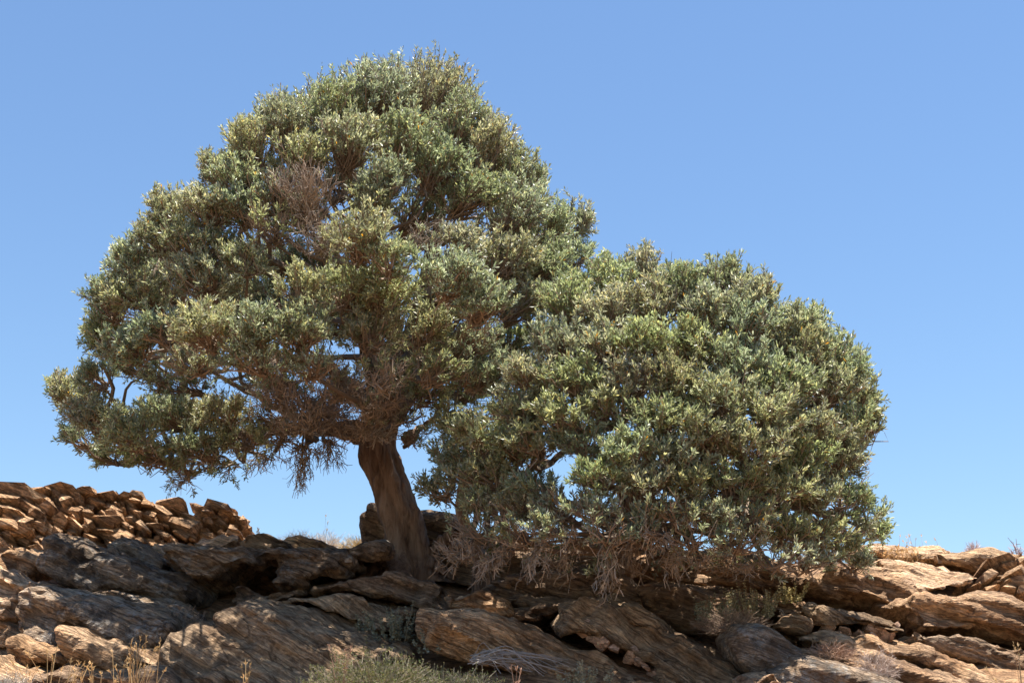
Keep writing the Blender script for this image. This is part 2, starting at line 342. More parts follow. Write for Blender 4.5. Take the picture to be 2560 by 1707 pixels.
ROCKS = [
 # name, label, crop, outline, depth, thickness, material, dip, shear, bulge
 ('boulder', 'tan boulder with a rough sunlit top under the dry stone wall', 1, [(-60,600),(0,590),(150,560),(300,590),(420,640),(430,720),(330,780),(250,810),(120,770),(0,740),(-60,730)], 13.4, 1.2, 'tan', 22, .25, .10),
 ('boulder', 'long grey boulder tilting down to the dark hollow, hollowed out by weathering', 1, [(430,520),(540,490),(700,540),(900,640),(1150,760),(1420,830),(1475,930),(1400,985),(1250,940),(1100,890),(900,870),(720,890),(560,820),(400,700),(440,620)], 12.7, 1.3, 'grey', 22, .15, .13),
 ('rock_slab', 'thin grey slab lying behind the long tilting boulder', 1, [(830,510),(950,530),(1120,610),(1260,680),(1200,740),(1000,660),(820,590)], 13.4, 1.0, 'grey', 22, .12, .05),
 ('rock_shelf', 'wide dark grey rock shelf over a hollow, dappled with light', 1, [(1225,700),(1240,640),(1300,560),(1500,548),(1800,562),(2083,585),(2400,590),(2650,580),(2880,570),(2905,640),(2700,655),(2640,650),(2690,730),(2590,720),(2600,775),(2420,800),(2330,820),(2320,880),(2140,905),(2060,870),(2120,800),(2100,720),(2040,690),(1980,740),(1880,745),(1780,790),(1640,860),(1480,850),(1380,790)], 13.0, 1.7, 'grey', 8, .06, .10),
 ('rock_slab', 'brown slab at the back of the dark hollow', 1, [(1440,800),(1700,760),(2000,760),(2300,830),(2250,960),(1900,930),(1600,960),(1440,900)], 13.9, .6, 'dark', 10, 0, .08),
 ('boulder', 'pale sunlit rock ledge jutting out beside the lichen boulder', 1, [(-60,735),(0,745),(120,800),(260,850),(400,880),(260,900),(215,980),(190,1060),(100,1110),(0,1050),(-60,1040)], 12.3, 1.2, 'pale', 15, .3, .08),
 ('boulder', 'brown shaded rock under the pale jutting ledge', 1, [(-60,1080),(40,1090),(190,1130),(200,1240),(130,1330),(0,1370),(-60,1370)], 12.2, .9, 'tan', 12, .05, .08),
 ('boulder', 'big lichen speckled boulder with a brown front face', 1, [(188,1080),(215,960),(250,900),(400,875),(560,900),(800,935),(1050,1010),(1240,1060),(1340,1130),(1320,1230),(1180,1310),(1000,1260),(800,1200),(660,1150),(590,1190),(560,1300),(520,1375),(300,1285),(190,1190)], 11.9, 1.3, 'grey', 24, .35, .10),
 ('boulder', 'brown wedge of rock resting against the lichen speckled boulder', 1, [(575,1190),(640,1130),(760,1160),(900,1230),(1180,1320),(1240,1420),(1100,1470),(900,1480),(700,1450),(540,1410),(545,1300)], 11.5, 1.1, 'tan', 22, .12, .08),
 ('boulder', 'small tan angular rock under the lichen speckled boulder', 1, [(95,1390),(140,1310),(190,1240),(300,1290),(530,1390),(480,1450),(300,1480),(110,1460)], 11.5, .8, 'tan', 30, .1, .06),
 ('boulder', 'pale cracked rock with a thin pinkish crust near the dry grass', 1, [(-60,1370),(0,1355),(90,1370),(200,1470),(300,1500),(320,1600),(-60,1600)], 11.2, .9, 'tan', 15, .2, .08),
 ('rock_slab', 'thin pale slab wedged under the long tilting boulder', 1, [(760,900),(900,858),(1050,905),(1180,965),(1260,1050),(1050,1015),(900,960)], 12.4, .9, 'grey', 22, .1, .04),
 ('rock_slab', 'broad sloping slab with fine layered grain in front of the hollow', 1, [(1190,1640),(1200,1520),(1240,1390),(1300,1320),(1450,1200),(1590,1130),(1600,1080),(1640,1020),(1760,975),(1900,965),(2100,1000),(2360,1080),(2590,1170),(2790,1250),(3000,1320),(3000,1420),(2800,1520),(2500,1640)], 11.6, 1.3, 'steep', 24, .45, .09),
 ('rock_slab', 'dark cracked slab between the trunk and the broad sloping slab', 2, [(90,985),(350,930),(560,915),(830,910),(1000,950),(1200,1000),(1340,1040),(1330,1100),(1200,1160),(1040,1170),(900,1120),(700,1055),(560,1015),(350,1020)], 12.3, 1.2, 'steep', 18, .2, .07),
 ('rock_slab', 'shaded layered slab right under the foot of the leaning trunk', 2, [(540,880),(620,825),(820,785),(1000,790),(1150,745),(1300,775),(1500,850),(1550,900),(1560,1060),(1350,1045),(1100,965),(850,910),(600,915)], 12.7, 1.4, 'dark', 14, .15, .07),
 ('boulder', 'tan block with a dark hole sitting on the thick tan slab', 2, [(1500,950),(1530,900),(1650,893),(1800,890),(1900,920),(1990,970),(2015,1060),(1880,1090),(1700,1070),(1550,1045)], 11.9, .8, 'tan', 8, .1, .08),
 ('rock_slab', 'thick tan slab with a scalloped top edge under the pitted block', 2, [(1310,1085),(1400,1045),(1530,1070),(1650,1070),(1750,1095),(1900,1070),(2130,1105),(2290,1170),(2390,1220),(2540,1300),(2690,1360),(2790,1460),(3090,1590),(2300,1600),(2000,1450),(1700,1360),(1450,1280),(1340,1180)], 11.5, 1.3, 'tan', 24, .2, .09),
 ('boulder', 'small brown rock wedged between the pitted block and the long brown slab', 3, [(230,1065),(300,1022),(500,990),(650,982),(600,1060),(430,1120),(300,1100)], 12.0, .7, 'dark', 15, .1, .06),
 ('rock_slab', 'long brown slab dipping steeply below the hanging dead twigs', 3, [(545,1120),(600,1050),(680,960),(850,945),(1050,960),(1250,1040),(1400,1140),(1550,1240),(1700,1330),(1850,1420),(1950,1500),(2000,1640),(1300,1640),(1240,1450),(1100,1370),(950,1270),(800,1200),(620,1210)], 11.7, 1.4, 'steep', 34, .25, .11),
 ('boulder', 'grey rounded boulder with a steep smooth face beside the brown slab', 3, [(1815,1250),(1890,1165),(1985,1138),(2080,1135),(2230,1200),(2330,1290),(2420,1380),(2350,1430),(2210,1460),(2110,1505),(2040,1530),(1960,1480),(1870,1390)], 11.2, .9, 'grey', 50, .3, .10),
 ('rock_slab', 'dark slab in shade behind the hanging twigs at the second trunk', 3, [(30,880),(200,900),(420,960),(650,975),(640,1010),(420,1010),(250,1000),(60,930)], 12.4, .9, 'dark', 18, .15, .05),
 ('rock_slab', 'shaded layered rock bank under the right tree', 3, [(100,830),(300,760),(640,750),(900,745),(1180,850),(1400,880),(1500,960),(1450,1060),(1250,1040),(1050,960),(850,940),(650,985),(420,960),(250,900)], 12.7, 1.3, 'dark', 16, .15, .09),
 ('rock_slab', 'orange brown rock ledge under the drooping foliage', 3, [(1050,640),(1300,600),(1700,660),(2100,690),(2350,740),(2420,850),(2350,930),(2000,930),(1650,920),(1400,880),(1180,840),(1050,760)], 13.1, 1.3, 'rust', 10, .1, .09),
 ('boulder', 'pale sunlit stone glimpsed through the hanging twigs', 3, [(980,610),(1040,580),(1120,590),(1150,630),(1060,650)], 13.4, .5, 'pale', 10, .2, .05),
 ('rock_bank', 'rusty shaded bank behind the grey green herbs', 3, [(1180,900),(1400,880),(1650,900),(2000,900),(2350,930),(2420,1020),(2300,1080),(2000,1130),(1700,1160),(1500,1150),(1350,1080)], 12.5, 1.0, 'rust', 12, .3, .08),
 ('rock_slab', 'low layered slab at the foot of the grey rounded boulder', 4, [(90,1600),(130,1490),(250,1450),(400,1400),(600,1440),(850,1500),(1100,1560),(1150,1640),(90,1640)], 11.0, 1.0, 'grey', 20, .25, .06),
 ('boulder', 'small pale sunlit rock just below the grey layered slab', 4, [(30,1600),(60,1545),(150,1528),(260,1522),(360,1555),(400,1620),(200,1650)], 10.6, .6, 'pale', 10, .3, .05),
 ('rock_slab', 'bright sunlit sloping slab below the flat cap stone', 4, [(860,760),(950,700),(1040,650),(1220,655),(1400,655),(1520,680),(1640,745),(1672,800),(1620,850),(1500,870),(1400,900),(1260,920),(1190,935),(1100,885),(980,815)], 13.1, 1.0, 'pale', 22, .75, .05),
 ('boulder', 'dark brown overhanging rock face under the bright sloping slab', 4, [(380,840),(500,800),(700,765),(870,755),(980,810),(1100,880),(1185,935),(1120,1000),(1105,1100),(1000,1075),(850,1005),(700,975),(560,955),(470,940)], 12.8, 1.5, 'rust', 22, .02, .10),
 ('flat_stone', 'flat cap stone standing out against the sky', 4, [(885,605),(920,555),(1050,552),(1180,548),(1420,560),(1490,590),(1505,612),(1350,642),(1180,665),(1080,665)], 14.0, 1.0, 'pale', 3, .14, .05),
 ('rock_slab', 'brown flat slab behind the bright topped overhang', 4, [(1290,648),(1450,622),(1700,615),(1950,625),(2065,650),(2055,695),(1900,700),(1800,750),(1690,800),(1640,745),(1500,690)], 13.7, 1.1, 'tan', -8, .15, .06),
 ('boulder', 'huge brown boulder with a bright rim and a hollow underside', 4, [(1072,1010),(1110,970),(1180,932),(1400,912),(1600,900),(1800,902),(1950,950),(2083,1010),(2200,1080),(2200,1380),(2083,1345),(1950,1300),(1800,1262),(1600,1232),(1400,1232),(1190,1252),(1130,1150)], 12.1, 1.5, 'rust', 18, .05, .15),
 ('rock_slab', 'curved tan ledge over lumps of pinkish quartz', 4, [(435,1100),(460,1040),(520,1008),(650,1028),(850,1050),(1000,1098),(1130,1140),(1150,1210),(1060,1215),(930,1170),(700,1165),(500,1160),(440,1140)], 11.9, .9, 'steep', 18, .12, .07),
 ('rock_slab', 'layered tan ledge stepping down from the quartz lumps', 4, [(420,1240),(580,1215),(800,1230),(1050,1285),(1200,1285),(1330,1325),(1560,1415),(1750,1495),(1850,1560),(1900,1640),(1600,1640),(1400,1510),(1160,1430),(900,1360),(600,1325)], 11.5, 1.1, 'tan', 20, .25, .06),
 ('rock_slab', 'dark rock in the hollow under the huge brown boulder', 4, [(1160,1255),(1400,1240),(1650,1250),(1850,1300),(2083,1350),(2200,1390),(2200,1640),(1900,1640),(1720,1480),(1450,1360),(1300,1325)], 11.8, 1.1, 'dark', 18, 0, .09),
 ('rock_slab', 'reddish rubble ledge below the layered tan ledge', 4, [(350,1330),(480,1300),(650,1330),(900,1370),(1160,1440),(1400,1520),(1560,1600),(1500,1650),(1100,1640),(850,1510),(600,1450),(420,1400)], 11.2, .9, 'rust', 18, .35, .06),
 ('boulder', 'small tan boulder beside the curved tan ledge', 4, [(215,1150),(300,1100),(400,1090),(440,1150),(420,1200),(330,1215),(240,1190)], 11.8, .6, 'tan', 10, .1, .06),
 ('boulder', 'pale stone at the edge of the herb patch', 4, [(230,1070),(290,1040),(400,1045),(430,1075),(350,1100),(260,1095)], 12.0, .5, 'pale', 10, .2, .05),
 ('boulder', 'dark rounded boulder standing behind the leaning trunk', 2, [(918,400),(935,345),(980,300),(1050,288),(1130,300),(1180,400),(1170,590),(970,585),(935,480)], 14.9, .8, 'dark', 60, .05, .10),
 ('boulder', 'dark layered rock behind the base of the trunk, under a red stone', 2, [(1340,370),(1400,360),(1480,380),(1570,395),(1590,470),(1560,560),(1430,560),(1340,520)], 14.6, .8, 'dark', 15, .1, .07),
 ('flat_stone', 'red brown flat stone stacked on the dark layered rock', 2, [(1340,330),(1400,298),(1455,300),(1465,340),(1400,372),(1340,372)], 14.6, .6, 'rust', 5, .05, .05),
 ('flat_stone', 'small red flat stone next to the right tree stem', 2, [(1450,365),(1500,350),(1560,360),(1575,385),(1500,398),(1450,390)], 14.7, .5, 'rust', -5, .05, .04),
 ('boulder', 'dark loaf shaped rock resting on the shelf', 2, [(5,545),(50,492),(200,474),(350,490),(405,520),(425,550),(370,592),(150,594),(50,585)], 13.4, .6, 'dark', 5, 0, .07),
 ('flat_stone', 'sunlit layered tan stone beside the dark loaf shaped rock', 2, [(395,560),(430,495),(480,485),(560,520),(670,575),(640,595),(500,598)], 13.9, .6, 'wall', 18, .1, .04),
 ('flat_stone', 'thin grey stone flake leaning on the rock shelf', 2, [(385,590),(450,568),(520,562),(545,590),(480,600)], 13.3, .3, 'grey', -8, .1, .02),
 ('boulder', 'bright sunlit rock below the dry stone wall', 1, [(1080,575),(1150,550),(1260,580),(1330,630),(1270,670),(1180,640)], 14.0, .7, 'pale', 20, .35, .05),
 ('boulder', 'bright layered rock at the foot of the wall end', 1, [(1470,520),(1540,478),(1650,490),(1790,535),(1810,580),(1640,585),(1480,570)], 14.5, .8, 'pale', 12, .35, .05),
 ('rock_slab', 'dark rock lip tucked under the hollow of the shelf', 2, [(-60,960),(0,930),(160,930),(340,905),(480,885),(360,945),(140,985),(-40,1000)], 12.7, .7, 'dark', 10, .1, .05),
 ('boulder', 'reddish brown slab under the brown wedge near the grass', 1, [(300,1500),(500,1440),(720,1460),(950,1490),(1220,1480),(1260,1640),(300,1640)], 11.0, .8, 'dark', 15, .35, .06),
 ('rock_bank', 'shaded rock bank behind the stem of the low tree', 0, [(1075,1392),(1130,1356),(1200,1348),(1300,1352),(1420,1366),(1560,1374),(1700,1385),(1900,1395),(1900,1470),(1400,1475),(1150,1475),(1080,1440)], 14.1, 1.0, 'dark', 10, .1, .08),
]
for r in ROCKS:
    nm, lb, k, pts, Y, T, mt, dp, sh, bu = r
    rock(nm, lb, k, pts, Y, T, mt, dp, sh, bu, amp=.5 if 'rounded' in lb else 1.0)

# ------------------------------------------------------------------ broken stones: shared convex hulls
def hull_mesh(seed, flat=.5, npt=20):
    r = random.Random(seed); bm = bmesh.new()
    for i in range(npt):
        v = Vector((r.gauss(0, 1), r.gauss(0, 1), r.gauss(0, 1))).normalized()
        e = .55
        v = Vector([math.copysign(abs(c) ** e, c) for c in v])
        bm.verts.new((v.x * r.uniform(.42, .55), v.y * r.uniform(.4, .52), v.z * r.uniform(.4, .55)))
    res = bmesh.ops.convex_hull(bm, input=bm.verts)
    bmesh.ops.delete(bm, geom=list({g for g in res['geom_interior'] + res['geom_unused'] if isinstance(g, bmesh.types.BMVert)}), context='VERTS')
    bmesh.ops.recalc_face_normals(bm, faces=bm.faces)
    me = bpy.data.meshes.new('stone'); bm.to_mesh(me); bm.free()
    return me
STONES = {}
for mk in ('wall', 'quartz', 'tan'):
    STONES[mk] = [hull_mesh(s) for s in range(14)]
    for m_ in STONES[mk]: m_.materials.append(M[mk])
def stone(parent, base, px, py, wpx, hpx, tilt, Y, depth, mk='wall', name='stone', yaw=None):
    c = P(px, py, Y); s = Y / F * 1.02
    o = bpy.data.objects.new(name, random.choice(STONES[mk])); col.objects.link(o)
    o.scale = (wpx * s, depth, hpx * s)
    o.rotation_euler = (random.uniform(-.55, .02), math.radians(tilt), random.uniform(-.25, .25) if yaw is None else yaw)
    if parent is not None:
        o.parent = parent; c = c - base
    o.location = [float(v) for v in c]
    return o

def wall_stones():
    top = np.array([(-40,1243),(20,1238),(60,1230),(90,1219),(125,1228),(240,1232),(265,1232),(290,1240),(345,1240),(385,1256),(400,1268),(460,1264),(485,1276),(505,1262),(535,1254),(595,1284),(625,1302)])
    bot = np.array([(-40,1395),(140,1392),(200,1370),(330,1370),(430,1385),(500,1372),(560,1352),(625,1350)])
    def Yw(x): return 14.7 + 1.4 * max(0, x) / 620
    base = P(300, 1385, 15.3); root = empty('dry_stone_wall', base)
    tag(root, 'long dry stone wall of orange tan stones on the ridge', 'stone wall', kind='thing')
    # rubble core
    xs = np.linspace(-40, 618, 48); V = []
    for x in xs:
        Y = Yw(x) + .14; zt = P(x, np.interp(x, top[:, 0], top[:, 1]) + 16, Y); zb = P(x, np.interp(x, bot[:, 0], bot[:, 1]) + 45, Y)
        for yy in (0, .4):
            for zz, sb in ((zt, .24), (zb, 0)): V.append((zz[0], Y + yy + sb, zz[2]))
    V = np.array(V); Q = []
    for i in range(len(xs) - 1):
        a = i * 4; b = a + 4
        Q += [(a, a + 1, b + 1, b), (a + 2, b + 2, b + 3, a + 3), (a, b, b + 2, a + 2), (a + 1, a + 3, b + 3, b + 1)]
    e = len(V) - 4; Q += [(0, 2, 3, 1), (e, e + 1, e + 3, e + 2)]
    place(link('rubble_core', np_mesh('rubble_core', V, Q), M['soil'], root), base)
    n = 0
    y = 0
    row = 0
    while True:
        off = row * 18
        x = -50 + random.uniform(0, 40); any_ = False
        while x < 618:
            big = random.random() < .16
            wd = random.uniform(75, 115) if big else random.uniform(30, 64); hd = wd * random.uniform(.34, .48) if big else random.uniform(17, 28)
            cx = x + wd / 2; yb = np.interp(cx, bot[:, 0], bot[:, 1]); yt = np.interp(cx, top[:, 0], top[:, 1])
            cy = yb - off - 6 + random.uniform(-5, 5)
            if cy - hd * .42 > yt - 2 and cx < 612:
                t = random.gauss(22, 9) if cx < 470 else random.gauss(12, 16)
                stone(root, base, cx, cy, wd * 1.1, hd * .98, t, Yw(cx) + .0017 * off + random.uniform(-.08, .05), random.uniform(.3, .45)); n += 1; any_ = True
            x += wd * .88
        row += 1
        if row > 11: break
    for _ in range(46):   # small chinking stones
        cx = random.uniform(0, 610); yb = np.interp(cx, bot[:, 0], bot[:, 1]); yt = np.interp(cx, top[:, 0], top[:, 1])
        cy = random.uniform(yt + 14, yb - 4); stone(root, base, cx, cy, random.uniform(16, 30), random.uniform(12, 20), random.gauss(20, 18), Yw(cx) - .1 + .0017 * (yb - cy), .22)
    # cap stones traced one by one
    for cx, cy, wd, hd, t in [(45,1248,150,34,6),(100,1232,64,32,12),(160,1238,96,20,2),(222,1242,60,24,0),(265,1247,60,34,14),(312,1250,46,18,-8),(350,1250,50,22,6),(338,1262,44,20,12),(372,1264,40,24,14),
                              (430,1272,92,20,6),(440,1282,60,20,14),(546,1278,104,26,14),(524,1290,60,20,3),(560,1300,60,20,0),(523,1305,40,26,4),(600,1302,46,18,4),(612,1322,26,32,10),(560,1322,44,36,-30),(585,1332,50,34,10),(595,1345,46,24,20),
                              (20,1262,90,22,6),(30,1290,100,34,12),(70,1272,90,26,24),(90,1305,70,34,38),(25,1320,110,28,6),(125,1280,46,40,50),(170,1262,44,40,20),(110,1330,46,28,30),(55,1345,70,26,-8),(140,1312,52,30,30)]:
        stone(root, base, cx, cy, wd, hd, t, Yw(cx) - .07 + .0017 * max(0, np.interp(cx, bot[:, 0], bot[:, 1]) - cy) + random.uniform(-.03, .03), .5)
wall_stones()

def stone_heap():
    base = P(2500, 1480, 13.0); root = empty('stone_pile', base)
    tag(root, 'heap of slanting brown stones above the huge brown boulder', 'stone pile')
    for x, y, wd, hd, t in [(1840,715,330,75,-24),(1770,830,230,50,-38),(1800,800,150,70,-30),(1930,745,190,60,-12),(2010,690,60,40,-10),(2040,700,70,50,-30),(1970,700,50,40,10),
                            (2020,800,230,90,-28),(1895,815,90,60,-20),(1850,850,110,60,-10),(1820,880,110,40,-5),(2040,870,220,90,-18),(1920,870,100,50,12),(1960,910,110,40,15),(2070,930,110,60,-30),(1600,880,110,30,-15),(1700,880,120,40,-25),(2110,760,120,60,-25),(2130,850,120,60,-15)]:
        px, py = crop(4, x, y); stone(root, base, px, py, wd * .336 * 1.1, hd * .336 * 1.15, t, 13.1 + random.uniform(-.05, .08) - (y - 700) / 900, .4, 'tan')
stone_heap()
for x, y, wd, hd, t in [(610,1165,120,60,20),(740,1195,110,60,15),(840,1215,80,60,30),(930,1165,90,70,10),(960,1190,170,50,22),(1030,1230,110,40,15),(940,1240,70,40,10),(1115,1170,60,50,40),(680,1210,80,40,0),(1080,1240,60,40,-10)]:
    px, py = crop(4, x, y)
    tag(stone(None, None, px, py, wd * .336, hd * .36, t, 11.78, .22, 'quartz', 'quartz_lump'), 'pinkish white quartz lump under the curved tan ledge', 'stone', 'quartz lumps under the ledge')
for x, y, wd, hd, t in [(790,1160,120,80,20),(850,1215,110,80,35),(910,1265,110,60,30),(1000,1310,90,50,25),(1130,1360,90,40,30),(1180,1400,80,50,40),(1240,1450,80,40,40),(1290,1490,60,40,45)]:
    px, py = crop(3, x, y)
    tag(stone(None, None, px, py, wd * .35, hd * .38, t, 11.38, .25, 'quartz', 'quartz_lump'), 'dull pink stone in the crack beside the long brown slab', 'stone', 'pink stones in the slab crack')

# ------------------------------------------------------------------ olive trees
GREENS = np.array([(.21, .245, .145), (.285, .32, .215), (.345, .375, .28), (.40, .395, .22), (.16, .195, .12), (.48, .495, .40)])
def leaf_cols(n, tintv):
    c = GREENS[rng.choice(len(GREENS), n, p=(.25, .30, .18, .13, .11, .03))] * rng.uniform(.92, 1.42, (n, 1)) * tintv
    y = rng.random(n) < .004; c[y] = np.array((.55, .27, .03)); b = rng.random(n) < .02; c[b] = np.array((.20, .13, .06))
    return c
TWIG = np.array((.25, .185, .135)); DEAD = np.array((.32, .25, .19))

def clump_geo(c, r, out, ntw, leafy=1.0, nshoot=5, nleaf=13, down=0.0, feeder=None, tintv=1.0, twc=TWIG, up=.75, spread=1.0):
    """broom of twigs sweeping out and up from an anchor, shoots with narrow leaves at their ends"""
    c = np.asarray(c, float); r = np.asarray(r, float); upv = np.array((0, 0, 1.0))
    anch = c - upv * r[2] * (.62 - 1.2 * down) - out * r * .45
    d = norm(rng.normal(size=(ntw, 3)) * spread + up * upv * (1 - 2.2 * down) + .55 * out)
    rho = rng.uniform(.3, 1, ntw) ** .42 * rng.uniform(.86, 1.08, ntw)
    tip = c + d * r * rho[:, None]
    a0 = anch + rng.normal(size=(ntw, 3)) * r * .10
    dv = tip - a0; hz = dv * np.array((1, 1, 0)); vt = dv * np.array((0, 0, 1))
    m = a0 + hz * .62 + vt * .22 + rng.normal(size=(ntw, 3)) * r * .09
    K = 8 if leafy < .2 else 4; t = np.linspace(0, 1, K)[None, :, None]; wig = .028 if leafy < .2 else .014
    pts = (1 - t) ** 2 * a0[:, None] + 2 * t * (1 - t) * m[:, None] + t ** 2 * tip[:, None] + rng.normal(size=(ntw, K, 3)) * wig
    R = np.linspace(.0075, .003, K)[None] * (.72 if leafy < .2 else 1) * rng.uniform(.7, 1.4, (ntw, 1)) * np.ones((ntw, K))
    tv, tq = tubes_geo(pts, R); tc = twc * rng.uniform(.65, 1.3, (ntw, 1)) * (1 + rng.normal(size=(ntw, 1)) * np.array((0, .03, .06)))
    geos = [(tv, tq, np.repeat(tc, K * 3, axis=0))]
    # side shoots
    ns = ntw * nshoot; ti = np.repeat(np.arange(ntw), nshoot); ts = rng.uniform(.5, 1.0, ns)[:, None]
    sp = (1 - ts) ** 2 * a0[ti] + 2 * ts * (1 - ts) * m[ti] + ts ** 2 * tip[ti]
    tan = norm(2 * (1 - ts) * (m - a0)[ti] + 2 * ts * (tip - m)[ti])
    sdv = norm(tan * .8 + rng.normal(size=(ns, 3)) * .5 + upv * .45 * (1 - 2 * down) + out * .15)
    sl_ = rng.uniform(.09, .22, ns)[:, None] * min(1.2, max(.55, r.mean() / .45))
    e = sp + sdv * sl_
    mid = sp + sdv * sl_ * .5 + rng.normal(size=(ns, 3)) * .012
    pv = np.stack((sp, mid, e), 1) if leafy < .3 else np.stack((sp, e), 1)
    k2 = pv.shape[1]
    sv, sq = tubes_geo(pv, np.linspace(.0034, .0018, k2)[None] * np.ones((ns, 1)) * rng.uniform(.8, 1.3, (ns, 1)))
    geos.append((sv, sq, np.repeat(np.repeat(tc, nshoot, 0) * rng.uniform(.8, 1.2, (ns, 1)), k2 * 3, axis=0)))
    nb = int(ntw * .35); db = norm(rng.normal(size=(nb, 3)) + np.array((0, 0, -.25)) + .5 * out); tb_ = c - upv * r[2] * .2 + db * r * rng.uniform(.5, .95, (nb, 1)) * np.array((1, 1, .75))
    ab_ = anch + rng.normal(size=(nb, 3)) * r * .12; mb = ab_ + (tb_ - ab_) * .55 + rng.normal(size=(nb, 3)) * .05 - upv * .03
    pb = np.stack((ab_, mb, tb_ + upv * .04), 1) ; bv_, bq_ = tubes_geo(pb, np.linspace(.006, .0022, 3)[None] * np.ones((nb, 1)))
    geos.append((bv_, bq_, np.repeat(twc * rng.uniform(.6, 1.25, (nb, 1)), 9, axis=0)))
    if feeder is not None:
        f = np.array(feeder); L_ = np.linalg.norm(anch - f[-1])
        start = f[-1]; q = np.stack((start, start + (anch - start) * .4 + np.array((0, 0, -.06)) * L_ + rng.normal(size=3) * .06, start + (anch - start) * .75 + rng.normal(size=3) * .05, anch))
        bp = catmull(q, 9)[None]; bv, bq = tubes_geo(bp, np.linspace(.017 + .012 * min(L_, 1.5), .009, 9)[None], 5)
        geos.append((bv, bq, np.repeat((TWIG * .8)[None], len(bv), 0)))
    twg = merge(*geos)
    lf = None
    nl = int(nleaf * min(1, leafy * 1.0))
    if leafy > 0 and nl > 0:
        keep = rng.random(ns) < (leafy if leafy < 1 else 1)
        idx = np.repeat(np.nonzero(keep)[0], nleaf); n = len(idx)
        u = rng.uniform(.12, 1.0, n)[:, None]
        B = sp[idx] + sdv[idx] * sl_[idx] * u + rng.normal(size=(n, 3)) * .006
        Dv = norm(sdv[idx] * .75 + rng.normal(size=(n, 3)) * .5 + upv * .18)
        cl = leaf_cols(n, tintv)
        lf = leaves_geo(B, Dv, rng.uniform(.034, .060, n), rng.uniform(.0105, .016, n), cl)
    return lf, twg

def limb_mesh(path, r0, r1, n=26, sides=10, seed=0):
    q = catmull(path, n); L_ = np.linalg.norm(q[-1] - q[0])
    q[1:-1] += rng.normal(size=(n - 2, 3)) * .012
    R = np.linspace(r0, r1, n)[None] * (1 + .1 * rng.normal(size=(1, n)))
    V, Q = tubes_geo(q[None], R, sides)
    return V, Q, q
def dpts(pts): return np.array([D(*p) for p in pts])

def tree(name, label, base, trunks, limbs, clumps, center, ab, Dmax, Yc, back=.55, group=None):
    root = empty(name, base); tag(root, label, 'tree', group)
    nodes = []
    for t in trunks: place(link('trunk', t, M['bark'], root), base)
    for path, r0, r1 in limbs:
        V, Q, q = limb_mesh(dpts(path), r0, r1); nodes.append(q[3:])
        place(link('limb', np_mesh('limb', V, Q, smooth=True), M['bark'], root), base)
    nodes = np.concatenate(nodes)
    cw = D(center[0], center[1], Yc)
    def build(c, r, leafy, down, dens, tint_, nsh=4, kind=None, feed=True):
        out = c - cw; out = out / np.array((ab[0] * .0042, Dmax, ab[1] * .0042)); out[2] *= .6
        out = out / max(np.linalg.norm(out), 1e-6)
        feeder = None
        if feed:
            d2 = np.linalg.norm((nodes - c) * np.array((1, .7, 1.2)), axis=1) + .5 * np.maximum(0, nodes[:, 2] - c[2] + .2)
            feeder = nodes[[np.argmin(d2)]]
        size = (r[0] * r[2]) ** .5
        ntw = max(8, int(dens * 104 * (size / .42) ** 2))
        dead = leafy < .2
        lf, tw = clump_geo(c, r, out, int(ntw * (1.0 if dead else 1)), leafy, nsh, 16, down, feeder, tint_, DEAD if dead else TWIG)
        if lf is not None:
            o = link('foliage_clump', np_mesh('foliage_clump', lf[0], lf[1], lf[2]), M['leaf'], root); o['kind'] = 'stuff'
            o.location = [-float(v) for v in base]
            t = link('twigs', np_mesh('twigs', *tw), M['twig'], o); t['kind'] = 'stuff'
        else:
            t = link('dead_twigs', np_mesh('dead_twigs', *tw), M['twig'], root); t['kind'] = 'stuff'; t.location = [-float(v) for v in base]
    for cl in clumps:
        x, y, rx, ry = cl[:4]; opt = cl[4] if len(cl) > 4 else {}
        wy = (y - center[1]) / ab[1]; rad = ((x - center[0]) / ab[0]) ** 2 + (wy if wy < 0 else wy * .35) ** 2
        dz = opt.get('dz', -Dmax * math.sqrt(max(0.0, 1 - rad)) * (.9 + .16 * wy) + random.uniform(-.1, .1))
        Y = Yc + dz; s = Y / F * S23
        tint_ = rng.uniform(.85, 1.12) * np.array((rng.uniform(.95, 1.12), 1, rng.uniform(.85, 1.15)))
        r = np.array((rx * s, (rx + ry) * .5 * s, ry * s)) * 1.08
        build(D(x, y, Y), r, opt.get('leaf', 1.0), opt.get('down', 0.0), opt.get('dens', 1.0), tint_)
        if opt.get('back', True) and dz < -.5 and random.random() < .85:
            Y2 = Yc - dz * random.uniform(.75, 1.0); sc = random.uniform(1.0, 1.2)
            c2 = D(x, y - ry * .25, Y2)
            build(c2, r * sc, opt.get('leaf', 1.0) * .9, opt.get('down', 0.0), back, tint_, 4)
        if dz < -.9 and opt.get('mid', True):
            c3 = D(x, y - ry * .15, Yc + random.uniform(-.5, .3))
            build(c3, r * 1.05, .55, 0, .42, tint_, 4)
    return root

